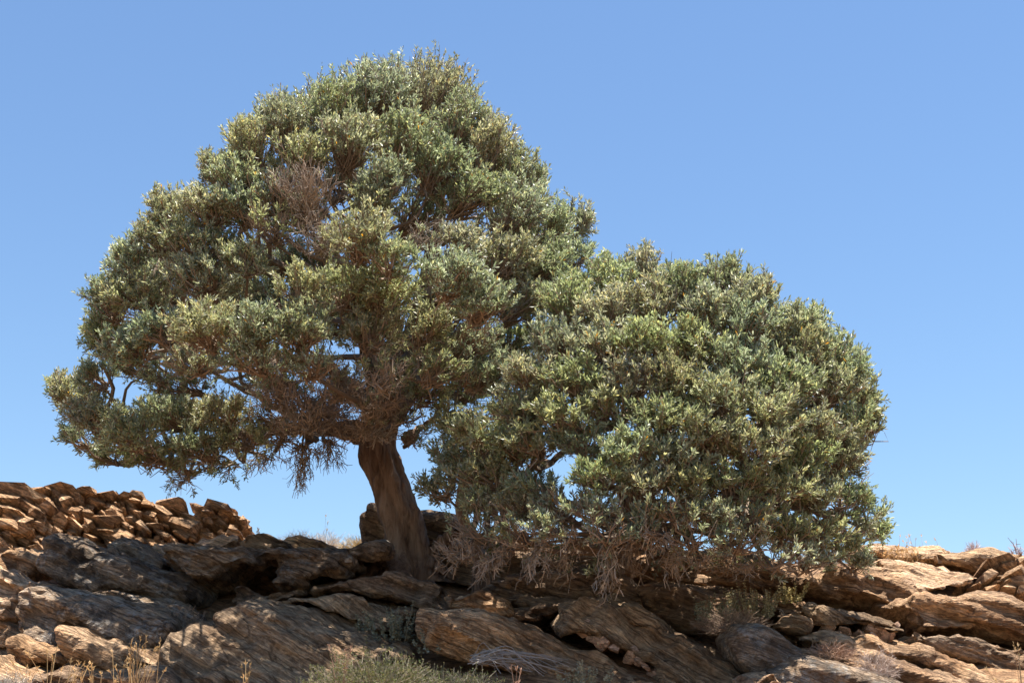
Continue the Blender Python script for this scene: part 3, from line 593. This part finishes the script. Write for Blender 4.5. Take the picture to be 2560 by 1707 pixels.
def trunk_mesh(rows, Y, lobes=3, rough=1.0, sides=64, n=90, dY=None):
    """rows: (left_px, right_px, y_px) bottom to top"""
    rows = np.array(rows, float); C_, R_ = [], []
    for i, (l, r, y) in enumerate(rows):
        yy = Y + (0 if dY is None else dY[i]); a = P(l, y, yy); b = P(r, y, yy); C_.append((a + b) / 2); R_.append(np.linalg.norm(a - b) / 2)
    q = catmull(C_, n); R = catmull(np.array(R_)[:, None], n)[:, 0]
    ang = np.arange(sides) / sides * 2 * math.pi
    tw = np.linspace(0, 1.3, n)[:, None]; A = ang[None] + tw
    h = np.linspace(0, 1, n)[:, None]
    f = 1 + rough * (.10 * np.cos(lobes * A + .7) + .07 * np.cos((lobes + 2) * A + 2.1) + .045 * np.cos((2 * lobes + 3) * A))
    f = f + np.exp(-h * 9) * .16 * np.cos(4 * ang[None] + .6)
    X = q[:, None, 0] + R[:, None] * f * np.cos(ang)[None]; Yv = q[:, None, 1] + R[:, None] * f * np.sin(ang)[None]; Z = np.repeat(q[:, 2:3], sides, 1)
    V = np.stack((X, Yv, Z), -1).reshape(-1, 3)
    nn = norm(V - np.repeat(q, sides, 0))
    V += nn * (rough * (.028 * fbm(V * np.array((9, 9, 1.6)), 3) + .02 * fbm(V * 2.5, 2) + .008 * fbm(V * np.array((30, 30, 5)), 2)))[:, None]
    i = np.arange(n - 1)[:, None] * sides; j = np.arange(sides)[None]
    Q = np.stack((i + j, i + (j + 1) % sides, i + sides + (j + 1) % sides, i + sides + j), -1).reshape(-1, 4)
    return np_mesh('trunk', V, Q, smooth=True)

YL, YR = 13.8, 13.1
tr1 = trunk_mesh([(905, 1120, 1462), (928, 1100, 1438), (962, 1086, 1405), (970, 1080, 1380), (965, 1062, 1335), (953, 1053, 1290), (943, 1035, 1246), (925, 1018, 1201), (910, 1003, 1157), (900, 988, 1110), (905, 985, 1060), (925, 985, 1000)], YL)
LL = [
 ([(870,1030,YL),(830,985,YL-.05),(740,985,YL-.1),(610,985,YL-.2),(470,1020,YL-.25),(330,1035,YL-.2),(220,985,YL-.1)], .10, .02),
 ([(880,1010,YL),(845,930,YL-.3),(750,840,YL-.7),(620,815,YL-1.0),(470,790,YL-1.1)], .095, .02),
 ([(880,980,YL),(880,850,YL-.1),(800,720,YL-.1),(700,640,YL-.1),(560,590,0+YL),(400,580,YL)], .12, .02),
 ([(885,970,YL),(905,820,YL),(890,660,YL),(840,500,YL-.1),(790,360,YL)], .13, .02),
 ([(890,970,YL),(935,800,YL+.1),(985,620,YL),(1015,450,YL),(980,300,YL)], .13, .02),
 ([(895,970,YL),(985,840,YL-.1),(1110,720,YL-.1),(1200,600,YL),(1260,530,YL)], .11, .02),
 ([(890,990,YL),(900,870,YL+.7),(800,650,YL+1.2),(720,480,YL+1.1)], .10, .02),
 ([(890,990,YL),(960,830,YL+.8),(1080,650,YL+1.1),(1100,500,YL+.9)], .10, .02),
 ([(890,1000,YL),(925,890,YL-.6),(960,780,YL-1.1),(1010,700,YL-1.4)], .08, .02),
 ([(880,1000,YL),(850,850,YL-.8),(820,700,YL-1.4),(830,580,YL-1.5)], .08, .02),
 ([(870,1020,YL),(800,1000,YL+.3),(650,940,YL+.9),(480,850,YL+1.0)], .08, .02),
 ([(925,1010,YL),(960,985,YL+.1),(1000,960,YL+.2)], .05, .02),
]
dead = dict(leaf=.06, back=False, mid=False); tw_ = dict(leaf=.3, mid=False); 
CL = [
 (860,225,120,80),(985,225,115,78),(1050,300,80,95),(765,260,105,78),(660,290,95,68),(580,340,75,75),(930,330,110,85),(800,330,100,70),(690,370,100,60),
 (1010,390,100,70),(1120,350,75,90),(1175,410,70,80),(1080,450,105,62),(1180,490,90,80),(1235,420,30,40),(1270,520,60,60),(1325,510,42,62,dict(back=False)),
 (545,410,75,60),(495,400,50,50),(480,480,80,55),(390,490,60,52),(360,545,60,55),(560,480,90,50),(450,560,100,58),(300,610,62,58),(330,680,90,60),(460,640,100,55),
 (640,450,90,60,dict(leaf=.25)),(700,440,95,75,dict(leaf=.05,mid=False,dens=1.3)),(620,520,90,50,dict(leaf=.3,mid=False)),(740,540,80,55,dict(leaf=.03,mid=False,back=False)),
 (880,420,90,55),(860,480,70,45),(835,550,100,66,dict(dz=-2.3)),(900,600,70,50,dict(dz=-2.3)),(985,540,60,40,dict(leaf=.08,mid=False)),
 (690,665,68,52,dict(dz=-2.35)),(800,665,100,60),(560,600,70,45),(880,680,100,60),(1040,640,100,66,dict(dz=-2.3)),(1110,700,90,60,dict(dz=-2.25)),(1160,600,95,70),(1250,610,85,70),(1190,700,80,60),(1290,670,70,50),
 (1060,560,70,45),(1330,590,40,40),(250,700,58,62),(240,780,56,60),(300,800,75,55),(380,760,80,50),
 (480,760,105,62,dict(dz=-2.3)),(580,760,95,60,dict(dz=-2.4)),(690,760,90,58,dict(dz=-2.4)),(600,830,110,46,dict(leaf=.6,dz=-2.3)),(440,835,90,40,dict(leaf=.55)),(720,840,90,45,dict(leaf=.35,dz=-2.2)),
 (860,770,90,55,dict(leaf=.85)),(980,760,90,55,dict(leaf=.8)),(1080,790,100,55,dict(leaf=.25)),(1000,850,85,50,dict(leaf=.7)),(1110,860,90,55,dict(leaf=.8)),(880,860,70,50,dict(leaf=.15)),
 # lower left branch
 (165,905,58,62,dict(back=False)),(125,905,22,30,dict(back=False)),(215,960,68,58,dict(back=False)),(225,870,44,44,dict(back=False)),(180,1010,46,36,dict(back=False)),(300,1000,85,58),(400,960,90,55,dict(dz=-.7)),(500,960,85,50,dict(dz=-.8)),(250,1050,55,32,dict(back=False,dz=-.2)),
 (350,1050,80,40,dict(dz=-.6)),(460,1035,85,46,dict(dz=-.8)),(560,1010,75,46,dict(dz=-.8,leaf=.6)),(430,1080,55,28,dict(leaf=.5,dz=-.4,back=False)),(420,1108,40,20,dict(leaf=.12,dz=-.4,down=.6,back=False)),
 # deeper foliage that closes the gaps between the front clumps
 (310,845,70,40,dict(dz=.4,back=False)),(350,870,60,26,dict(dz=-.2,leaf=.4,back=False)),(560,660,85,55,dict(dz=.5,back=False)),(630,690,80,55,dict(dz=.2,back=False,leaf=.7)),(520,690,80,50,dict(dz=-.3,back=False)),(960,480,80,60,dict(dz=-.2,leaf=.5,back=False)),(940,540,70,50,dict(dz=.6,leaf=.6,back=False)),
 (1190,780,70,58,dict(dz=-.2,back=False)),(1150,830,70,50,dict(dz=.5,back=False)),(1060,880,80,50,dict(dz=.4,leaf=.7,back=False)),(780,420,70,55,dict(dz=.4,leaf=.8,back=False)),(700,480,80,60,dict(dz=.6,leaf=.7,back=False)),(780,740,80,60,dict(dz=-.6,back=False)),(740,680,70,60,dict(dz=.5,leaf=.8,back=False)),(640,600,90,55,dict(dz=.8,back=False)),(740,600,90,60,dict(dz=.8,leaf=.8,back=False)),
 (430,890,85,36,dict(leaf=.6,dz=.3,back=False)),(640,870,90,40,dict(leaf=.3,dz=.2,back=False)),(330,640,70,50,dict(dz=.5,back=False)),(400,680,80,50,dict(dz=.4,back=False)),(400,600,70,45,dict(dz=.5,back=False)),(1000,700,80,60,dict(dz=.3,back=False)),(1100,600,80,60,dict(dz=.5,back=False)),
 (690,965,85,50,dict(leaf=.06,dz=-.9,back=False)),(760,940,80,50,dict(leaf=.05,dz=-.2,back=False)),(620,955,80,42,dict(leaf=.25,dz=-.6,back=False)),(900,915,60,50,dict(leaf=.08,dz=-1.0,back=False)),(800,900,80,50,dict(leaf=.1,dz=.2,back=False)),(880,990,46,36,dict(leaf=0,dz=-.8,back=False,dens=.8)),(560,880,60,26,dict(leaf=.1,dz=-.4,back=False,dens=.7)),(940,860,70,50,dict(leaf=.5,dz=-.2,back=False)),
 # brown leafless undersides around the trunk
 (640,900,85,50,dict(leaf=.12,dz=-.9)),(720,930,95,60,dict(leaf=.05,dz=-.8)),(780,880,70,60,dict(leaf=.1,dz=-1.1)),(800,980,80,50,dict(leaf=.03,dz=-.5)),(860,930,60,60,dict(leaf=.12,dz=-.9)),(840,980,50,40,dict(leaf=.02,dz=-.7,back=False)),
 (640,1000,75,40,dict(leaf=.08,dz=-.4)),(690,1040,60,32,dict(leaf=0,down=.6,dz=-.3)),(760,1040,60,36,dict(leaf=0,down=.8,dz=-.2)),(690,1090,42,40,dict(leaf=0,down=.9,dz=-.3,back=False)),(600,1060,60,26,dict(leaf=.05,down=.6,dz=-.2)),(520,1075,60,24,dict(leaf=.2,down=.6,dz=-.2)),
 (930,950,45,45,dict(leaf=.25,dz=-.5)),(955,1000,36,36,dict(leaf=.15,dz=.2)),(980,910,60,45,dict(leaf=.5,dz=-.8)),(1080,900,70,40,dict(leaf=.5,dz=-.5)),
]
base1 = P(1010, 1440, YL)
t_left = tree('olive_tree', 'tall leaning olive tree with a bare brown trunk growing from the rock shelf', base1, [tr1], LL, CL, (740, 640), (610, 540), 2.1, YL - .55)
# roots of the leaning tree
for path, r0 in [([(960,1395,YL-.15),(925,1425,YL-.3),(890,1448,YL-.42),(865,1462,YL-.5)], .09), ([(1060,1400,YL-.1),(1105,1425,YL-.2),(1140,1446,YL-.25)], .08), ([(1010,1420,YL-.2),(1000,1450,YL-.38),(985,1470,YL-.5)], .08)]:
    V, Q, _ = limb_mesh(np.array([P(*p) for p in path]), r0, .02, 18, 10)
    place(link('root', np_mesh('root', V, Q, smooth=True), M['bark'], t_left), base1)

tr2 = trunk_mesh([(1172, 1232, 1500), (1180, 1224, 1470), (1186, 1220, 1430), (1182, 1216, 1390), (1166, 1200, 1345), (1144, 1176, 1300), (1140, 1170, 1255), (1150, 1178, 1210), (1170, 1198, 1160)], YR, sides=24, n=50)
tr3 = trunk_mesh([(1550, 1630, 1480), (1562, 1620, 1440), (1568, 1612, 1390), (1572, 1612, 1340), (1574, 1610, 1290), (1566, 1600, 1240), (1560, 1590, 1190)], YR + .1, sides=24, n=50)
LR = [
 ([(1086,1090,YR),(1130,1010,YR),(1230,930,YR),(1330,840,YR),(1420,740,YR)], .07, .018),
 ([(1066,1170,YR),(1150,1120,YR-.3),(1260,1060,YR-.6),(1370,990,YR-.9)], .06, .018),
 ([(1440,1110,YR+.1),(1480,970,YR),(1550,820,YR),(1620,720,YR)], .08, .018),
 ([(1450,1130,YR+.1),(1590,1080,YR-.2),(1730,990,YR-.2),(1850,890,YR)], .075, .018),
 ([(1452,1180,YR+.1),(1620,1160,YR),(1790,1150,YR),(1930,1200,YR)], .06, .018),
 ([(1450,1150,YR+.1),(1480,1080,YR-.8),(1520,1000,YR-1.2),(1600,930,YR-1.4)], .06, .018),
 ([(1440,1150,YR+.1),(1420,1000,YR+.8),(1520,850,YR+1.2),(1680,800,YR+1.1)], .06, .018),
 ([(1090,1090,YR),(1180,980,YR+.7),(1330,850,YR+1.0)], .05, .018),
 ([(1050,1215,YL-.1),(1010,1250,YL),(985,1275,YL)], .05, .06),
 ([(1452,1200,YR),(1500,1200,YR-.7),(1620,1160,YR-1.0),(1740,1120,YR-1.1)], .05, .018),
]
CR = [
 (1310,700,85,65),(1400,650,75,60),(1480,620,50,46),(1410,720,90,60),(1500,700,85,60),(1570,660,80,52),(1660,645,75,48),(1620,720,90,60),(1720,690,75,60),(1720,760,95,62),(1800,750,70,56),(1860,760,52,50),(1830,820,85,60),
 (1910,820,62,56),(1950,860,48,60),(1985,920,36,60),(1900,900,85,62),(1960,980,62,60),(2000,990,34,50,dict(back=False)),(1280,790,85,58),(1380,800,95,60),(1480,790,95,60),(1590,800,100,62),(1700,840,100,62),(1800,890,95,60),
 (1230,870,85,55),(1330,880,95,58),(1440,880,95,60),(1550,890,100,60),(1660,920,100,60),(1770,960,95,60),(1870,990,85,58),(1190,950,90,56),(1290,960,95,52),(1400,940,90,50),(1510,970,95,55),(1620,1000,100,58),(1730,1030,95,58),(1840,1060,85,58),(1930,1060,62,55),
 (1040,970,40,44,dict(back=False)),(1100,1000,75,60),(1170,1030,75,50),(1060,1070,70,56),(1010,1120,48,48,dict(back=False)),(1120,1100,80,50),(1220,1020,70,44),(1330,1020,70,40,dict(leaf=.8)),
 (1440,1040,85,46),(1540,1060,90,50),(1380,1100,75,44),(1480,1120,85,44),(1590,1120,85,48),(1690,1110,90,52),(1790,1130,85,50),(1880,1140,66,50),(1230,1120,66,40,dict(leaf=.6)),
 (1940,1150,58,56,dict(back=False,dens=.55)),(1990,1180,40,56,dict(back=False,dens=.55)),(2015,1225,28,22,dict(back=False)),(1960,1220,56,40,dict(back=False,dens=.55)),(1880,1220,72,48,dict(dens=.6,mid=False)),(1930,1275,66,42,dict(dens=.6,back=False)),(1860,1290,64,38,dict(leaf=.6,dens=.7,back=False)),(1800,1230,75,46,dict(leaf=.8)),(1970,1300,36,26,dict(back=False)),
 (1720,1190,80,46,dict(leaf=.55)),(1640,1190,75,42,dict(leaf=.5)),(1560,1180,75,40,dict(leaf=.4)),(1460,1190,80,42,dict(leaf=.4)),(1370,1170,80,44,dict(leaf=.35)),(1280,1170,75,44,dict(leaf=.35)),(1190,1160,75,44,dict(leaf=.5)),(1110,1160,60,40,dict(leaf=.6)),
 # dead hanging brush
 (1100,1220,75,45,dict(leaf=.3,mid=False,dens=.7)),(1060,1260,60,40,dict(leaf=.02,mid=False,back=False,dz=-.9,dens=.7)),(1190,1225,80,50,dict(leaf=.3,mid=False,dens=.6)),(1290,1230,70,46,dict(leaf=.1,mid=False,down=.5,dens=.5)),(1390,1225,85,46,dict(leaf=.32,mid=False,dens=.7)),(1490,1240,70,50,dict(leaf=.05,mid=False,down=.6,dens=.55)),
 (1590,1230,85,46,dict(leaf=.3,mid=False,dens=.65)),(1700,1240,85,44,dict(leaf=.35,mid=False,dens=.7)),(1790,1290,70,32,dict(leaf=.3,mid=False,dens=.7)),
 (1240,1290,50,60,dict(leaf=0,down=.95,dz=-1.3,back=False,dens=.6)),(1300,1295,36,52,dict(leaf=0,down=.95,dz=-1.0,back=False,dens=.5)),(1395,1318,40,66,dict(leaf=0,down=.98,dz=-1.5,back=False,dens=.7)),(1450,1290,36,50,dict(leaf=0,down=.95,dz=-.9,back=False,dens=.5)),(1545,1290,56,54,dict(leaf=0,down=.9,dz=-1.4,back=False,dens=.55)),(1610,1285,85,36,dict(leaf=0,down=.3,dz=-1.5,back=False,dens=.6)),(1700,1305,80,28,dict(leaf=0,down=.4,dz=-1.3,back=False,dens=.6)),(1150,1285,55,40,dict(leaf=0,down=.8,dz=-1.0,back=False,dens=.6)),(1030,1290,45,36,dict(leaf=0,down=.5,dz=-.8,back=False,dens=.6)),(1110,1300,50,44,dict(leaf=0,down=.6,dz=-.9,back=False,dens=.6)),(1480,1205,50,36,dict(leaf=.7,dz=-1.7,back=False)),(1250,1215,46,34,dict(leaf=.7,dz=-1.6,back=False)),(1640,1215,46,32,dict(leaf=.7,dz=-1.7,back=False)),
]
base2 = P(1210, 1485, YR)
tree('olive_tree', 'low spreading olive tree whose foliage hangs down to the rocks, with dead twigs beneath', base2, [tr2, tr3], LR, CR, (1540, 960), (520, 400), 1.75, YR - .8)

# ------------------------------------------------------------------ small plants
def g_at(px, py, Y):
    return P(px, py, Y)
def grass_tuft(label, px, py, Y, hpx, n, spread=.5, colr=(.50, .37, .20), seeds=True, group=None, name='grass_tuft', lean=0.0, rad=.05, thick=.0022):
    b = P(px, py, Y); h = hpx * Y / F; rad = .006 if n < 10 else rad
    K = 6; a = b + rng.normal(size=(n, 3)) * np.array((rad, rad, .0))
    d = norm(np.stack((rng.normal(size=n) * spread + lean, rng.normal(size=n) * spread, np.full(n, 1.0)), 1)); L_ = h * rng.uniform(.45, 1.05, n)[:, None]
    t = np.linspace(0, 1, K)[None, :, None]; bend = np.stack((d[:, 0], d[:, 1], np.full(n, -.25)), 1) * L_ * rng.uniform(.1, .5, (n, 1))
    pts = a[:, None] + d[:, None] * L_[:, None] * t + bend[:, None] * t ** 2
    c = np.array(colr) * rng.uniform(.7, 1.25, (n, 1)); V, Q = tubes_geo(pts, np.linspace(thick, thick * .4, K)[None] * np.ones((n, 1)), 3)
    geos = [(V, Q, np.repeat(c, K * 3, 0))]
    if seeds:
        m = 9; idx = np.repeat(np.arange(n), m); u = rng.uniform(.78, 1.0, len(idx)); tip = pts[:, -1]; pre = pts[:, -2]; ax = norm(tip - pre)
        B = tip[idx] - (tip - pts[:, -3])[idx] * (1 - u)[:, None] * 1.6
        geos.append(leaves_geo(B, ax[idx] + rng.normal(size=(len(idx), 3)) * .35, rng.uniform(.015, .035, len(idx)), rng.uniform(.004, .007, len(idx)), c[idx] * 1.15))
    V, Q, C_ = merge(*geos); me = np_mesh(name, V - b, Q, C_)
    o = link(name, me, M['dryleaf']); o.location = [float(v) for v in b]; tag(o, label, 'grass', group); return o
def twig_shrub(label, px, py, Y, wpx, hpx, n, colr, name='dry_shrub', leafc=None, nleaf=0, flat=False, cat='shrub', ll=(.012, .025), tr=.0022):
    b = P(px, py, Y); s = Y / F; rx = wpx * s / 2; hz = hpx * s
    d = norm(rng.normal(size=(n, 3)) * np.array((1, 1, .7)) + np.array((0, 0, .75))); d[:, 2] = np.abs(d[:, 2])
    tip = d * np.array((rx, rx * .8, hz)) * rng.uniform(.7, 1.05, (n, 1)); a = rng.normal(size=(n, 3)) * np.array((rx * .25, rx * .2, 0))
    K = 4; t = np.linspace(0, 1, K)[None, :, None]; pts = a[:, None] * (1 - t) + tip[:, None] * t + rng.normal(size=(n, K, 3)) * .012
    c = np.array(colr) * rng.uniform(.65, 1.3, (n, 1)); V, Q = tubes_geo(pts, np.linspace(tr, tr * .5, K)[None] * np.ones((n, 1)), 3); geos = [(V, Q, np.repeat(c, K * 3, 0))]
    m = 4; idx = np.repeat(np.arange(n), m); u = rng.uniform(.45, 1, len(idx))[:, None]; B = a[idx] * (1 - u) + tip[idx] * u
    dd = norm(d[idx] + rng.normal(size=(len(idx), 3)) * .6); e = B + dd * rng.uniform(.03, .08, (len(idx), 1)) * min(1.5, hz / .25)
    V, Q = tubes_geo(np.stack((B, e), 1), np.array([[tr * .6, tr * .35]]) * np.ones((len(idx), 1)), 3); geos.append((V, Q, np.repeat(c[idx], 6, 0)))
    parts = merge(*geos); o = link(name, np_mesh(name, *parts), M['twig']); o.location = [float(v) for v in b]; tag(o, label, cat)
    if nleaf:
        idx2 = rng.integers(0, len(idx), n * nleaf); u = rng.random((len(idx2), 1)); B2 = B[idx2] * (1 - u) + e[idx2] * u + rng.normal(size=(len(idx2), 3)) * .006
        lc = np.array(leafc); lc = lc[rng.integers(0, len(lc), len(idx2))] * rng.uniform(.75, 1.2, (len(idx2), 1))
        V, Q, C_ = leaves_geo(B2, dd[idx2] + rng.normal(size=(len(idx2), 3)) * .7, rng.uniform(*ll, len(idx2)), rng.uniform(ll[0] * .35, ll[1] * .45, len(idx2)), lc)
        f = link('foliage', np_mesh('foliage', V, Q, C_), M['dryleaf'], o); f['kind'] = 'stuff'
    return o
def herb(label, px, py, Y, wpx, hpx, nst, colr, group=None):
    """upright stems with whorls of small downy leaves"""
    b = P(px, py, Y); s = Y / F; K = 6; n = nst
    a0_ = rng.normal(size=(n, 3)) * np.array((wpx * s * .22, .08, 0)); a = a0_; L_ = hpx * s * rng.uniform(.55, 1.05, (n, 1))
    d = norm(np.stack((a[:, 0] / (wpx * s * .22) * .25 + rng.normal(size=n) * .12, rng.normal(size=n) * .2, np.ones(n)), 1))
    t = np.linspace(0, 1, K)[None, :, None]; pts = a[:, None] + d[:, None] * L_[:, None] * t + rng.normal(size=(n, K, 3)) * .004
    c = np.array((.20, .17, .11)) * rng.uniform(.8, 1.2, (n, 1)); V, Q = tubes_geo(pts, np.linspace(.003, .0015, K)[None] * np.ones((n, 1)), 3)
    o = link('herb', np_mesh('herb', V, Q, np.repeat(c, K * 3, 0)), M['twig']); o.location = [float(v) for v in b]; tag(o, label, 'plant', group)
    m = 54; idx = np.repeat(np.arange(n), m); wh = (rng.integers(1, 13, len(idx)) / 12.0)[:, None]
    B = a[idx] + d[idx] * L_[idx] * wh; dd = norm(rng.normal(size=(len(idx), 3)) * np.array((1, 1, .35)) + np.array((0, 0, .25)))
    lc = np.array(colr) * rng.uniform(.7, 1.25, (len(idx), 1)); ln = rng.uniform(.014, .032, len(idx)) * (1.25 - .6 * wh[:, 0])
    V, Q, C_ = leaves_geo(B, dd, ln, ln * .62, lc); f = link('foliage', np_mesh('foliage', V, Q, C_), M['dryleaf'], o); f['kind'] = 'stuff'
    return o

# ridge vegetation
twig_shrub('pale dry thorny shrub on the ridge beside the dark loaf shaped rock', 745, 1392, 15.6, 130, 66, 300, (.52, .42, .34))
twig_shrub('golden dry shrub on the ridge next to the dark rounded boulder', 890, 1392, 15.4, 110, 55, 300, (.56, .42, .22))
twig_shrub('low dry shrub on the ridge between two paler shrubs', 815, 1390, 16.2, 130, 62, 260, (.54, .44, .33))
twig_shrub('dry reddish shrub behind the rock shelf beside the wall end', 690, 1388, 16.0, 90, 46, 240, (.50, .38, .27))
grass_tuft('thin pale grass stalks on the ridge beside the wall end', 642, 1372, 15.6, 66, 9, .12, (.6, .52, .4))
grass_tuft('single tall oat stalk standing on the ridge before the sky', 812, 1375, 15.6, 92, 3, .06, (.62, .55, .42))
twig_shrub('round pale pink dry shrub on the skyline', 2438, 1396, 14.6, 62, 46, 160, (.55, .42, .40))
twig_shrub('reddish bare twig growing by the flat slab on the ridge', 2545, 1398, 13.8, 40, 62, 9, (.40, .26, .22), tr=.005)
grass_tuft('dry golden grass along the front of the flat cap stone', 2250, 1408, 13.6, 44, 70, .35, (.55, .38, .2), rad=.09)
grass_tuft('sparse seed heads sticking up behind the flat cap stone', 2270, 1372, 14.3, 36, 12, .2, (.6, .5, .42), rad=.14)
# foreground grass
for lb, px, py, Y, h, n, ln in [('tall golden grass tuft before the reddish brown slab', 335, 1760, 10.0, 175, 26, 0.0), ('golden grass stalk with a feathery head by the pale cracked rock', 120, 1740, 10.2, 130, 5, -.1), ('short golden grass tuft next to the feathery stalk', 170, 1740, 10.1, 90, 16, .1),
                            ('thin dry stalks rising in front of the broad sloping slab', 612, 1750, 10.1, 110, 8, .05), ('small drooping grass head at the edge of the pale cracked rock', 62, 1735, 10.2, 85, 5, -.25), ('leaning dry grass between the golden tufts', 262, 1740, 10.0, 80, 12, -.15)]:
    grass_tuft(lb, px, py, Y, h, n, .16, (.58, .40, .20), lean=ln, rad=.07, thick=.0034)
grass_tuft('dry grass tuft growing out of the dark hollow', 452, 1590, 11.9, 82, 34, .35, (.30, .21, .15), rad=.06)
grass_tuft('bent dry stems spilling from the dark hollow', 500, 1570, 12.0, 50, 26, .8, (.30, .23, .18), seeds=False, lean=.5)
grass_tuft('oat stalk with hanging seeds beside the huge brown boulder', 2515, 1750, 10.4, 108, 3, .1, (.62, .48, .28), lean=-.25, thick=.0034)
grass_tuft('straight oat stalk at the end of the huge brown boulder', 2555, 1750, 10.4, 145, 3, .03, (.62, .48, .28), thick=.0034)
grass_tuft('dry spikes standing in front of the green cushion shrub', 850, 1760, 9.9, 155, 9, .12, (.42, .26, .18), thick=.003)
grass_tuft('brown dry spike beside the fallen bleached branches', 1290, 1760, 10.0, 110, 6, .12, (.42, .26, .18), thick=.003)
# cushion shrub
twig_shrub('rounded green cushion shrub at the foot of the broad slab', 930, 1790, 10.2, 420, 150, 700, (.30, .25, .18), 'cushion_shrub', [(.13, .15, .055), (.19, .20, .08), (.24, .22, .10), (.09, .11, .045)], 26)
twig_shrub('darker green cushion shrub growing against the rounded one', 1140, 1790, 10.5, 330, 110, 450, (.26, .22, .17), 'cushion_shrub', [(.08, .10, .045), (.13, .14, .07), (.20, .18, .10)], 24)
twig_shrub('grey thorny cushion at the very edge below the cracked rock', 20, 1775, 9.9, 150, 90, 300, (.42, .37, .31), 'cushion_shrub')
herb('grey green downy herb against the cracked dark slab', 1000, 1602, 11.6, 130, 92, 26, (.27, .27, .19))
herb('silvery herb below the thick tan slab', 1110, 1632, 11.2, 130, 66, 26, (.30, .32, .25))
herb('pale herb at the foot of the thick tan slab', 1460, 1725, 10.6, 110, 70, 18, (.36, .34, .24))
herb('silvery green herb by the rusty bank', 1775, 1560, 11.9, 110, 78, 26, (.34, .34, .24))
herb('yellowish dry herb beside the silvery green one', 1890, 1545, 11.9, 130, 86, 30, (.44, .38, .22))
herb('sunlit yellow herb at the end of the overhanging slab', 1970, 1510, 12.2, 70, 60, 14, (.50, .42, .2))
herb('small grey herb sprig in the crack of the dark slab', 905, 1580, 11.9, 44, 50, 6, (.28, .28, .2))
twig_shrub('dry brown brush at the foot of the herbs', 1830, 1580, 11.6, 220, 62, 260, (.30, .21, .15))
twig_shrub('reddish dry brush on the rubble ledge', 2080, 1650, 11.0, 170, 46, 260, (.36, .23, .16))
twig_shrub('bleached thorny brush below the layered tan ledge', 2195, 1690, 10.8, 130, 70, 150, (.46, .36, .30))
# fallen bleached branches
def fallen():
    b = P(1300, 1660, 10.9); n = 30; K = 8
    st = np.array([P(1190 + rng.uniform(-20, 30), 1650 + rng.uniform(-12, 12), 10.9 + rng.uniform(-.1, .1)) for _ in range(n)])
    en = np.array([P(1330 + rng.uniform(-90, 110), 1672 + rng.uniform(-26, 22), 10.8 + rng.uniform(-.15, .15)) for _ in range(n)])
    t = np.linspace(0, 1, K)[None, :, None]; arc = np.zeros((n, 1, 3)); arc[:, 0, 2] = rng.uniform(.03, .12, n)
    pts = st[:, None] * (1 - t) + en[:, None] * t + arc * np.sin(t * math.pi) + rng.normal(size=(n, K, 3)) * .008
    V, Q = tubes_geo(pts - b, np.linspace(.008, .003, K)[None] * rng.uniform(.4, .9, (n, 1)), 4)
    o = link('fallen_branch', np_mesh('fallen_branch', V, Q, np.repeat(np.array([(.30, .26, .235)]), len(V), 0)), M['twig']); o.location = [float(v) for v in b]
    tag(o, 'bleached grey fallen branches lying on the rock by the dark cushion shrub', 'branch')
fallen()
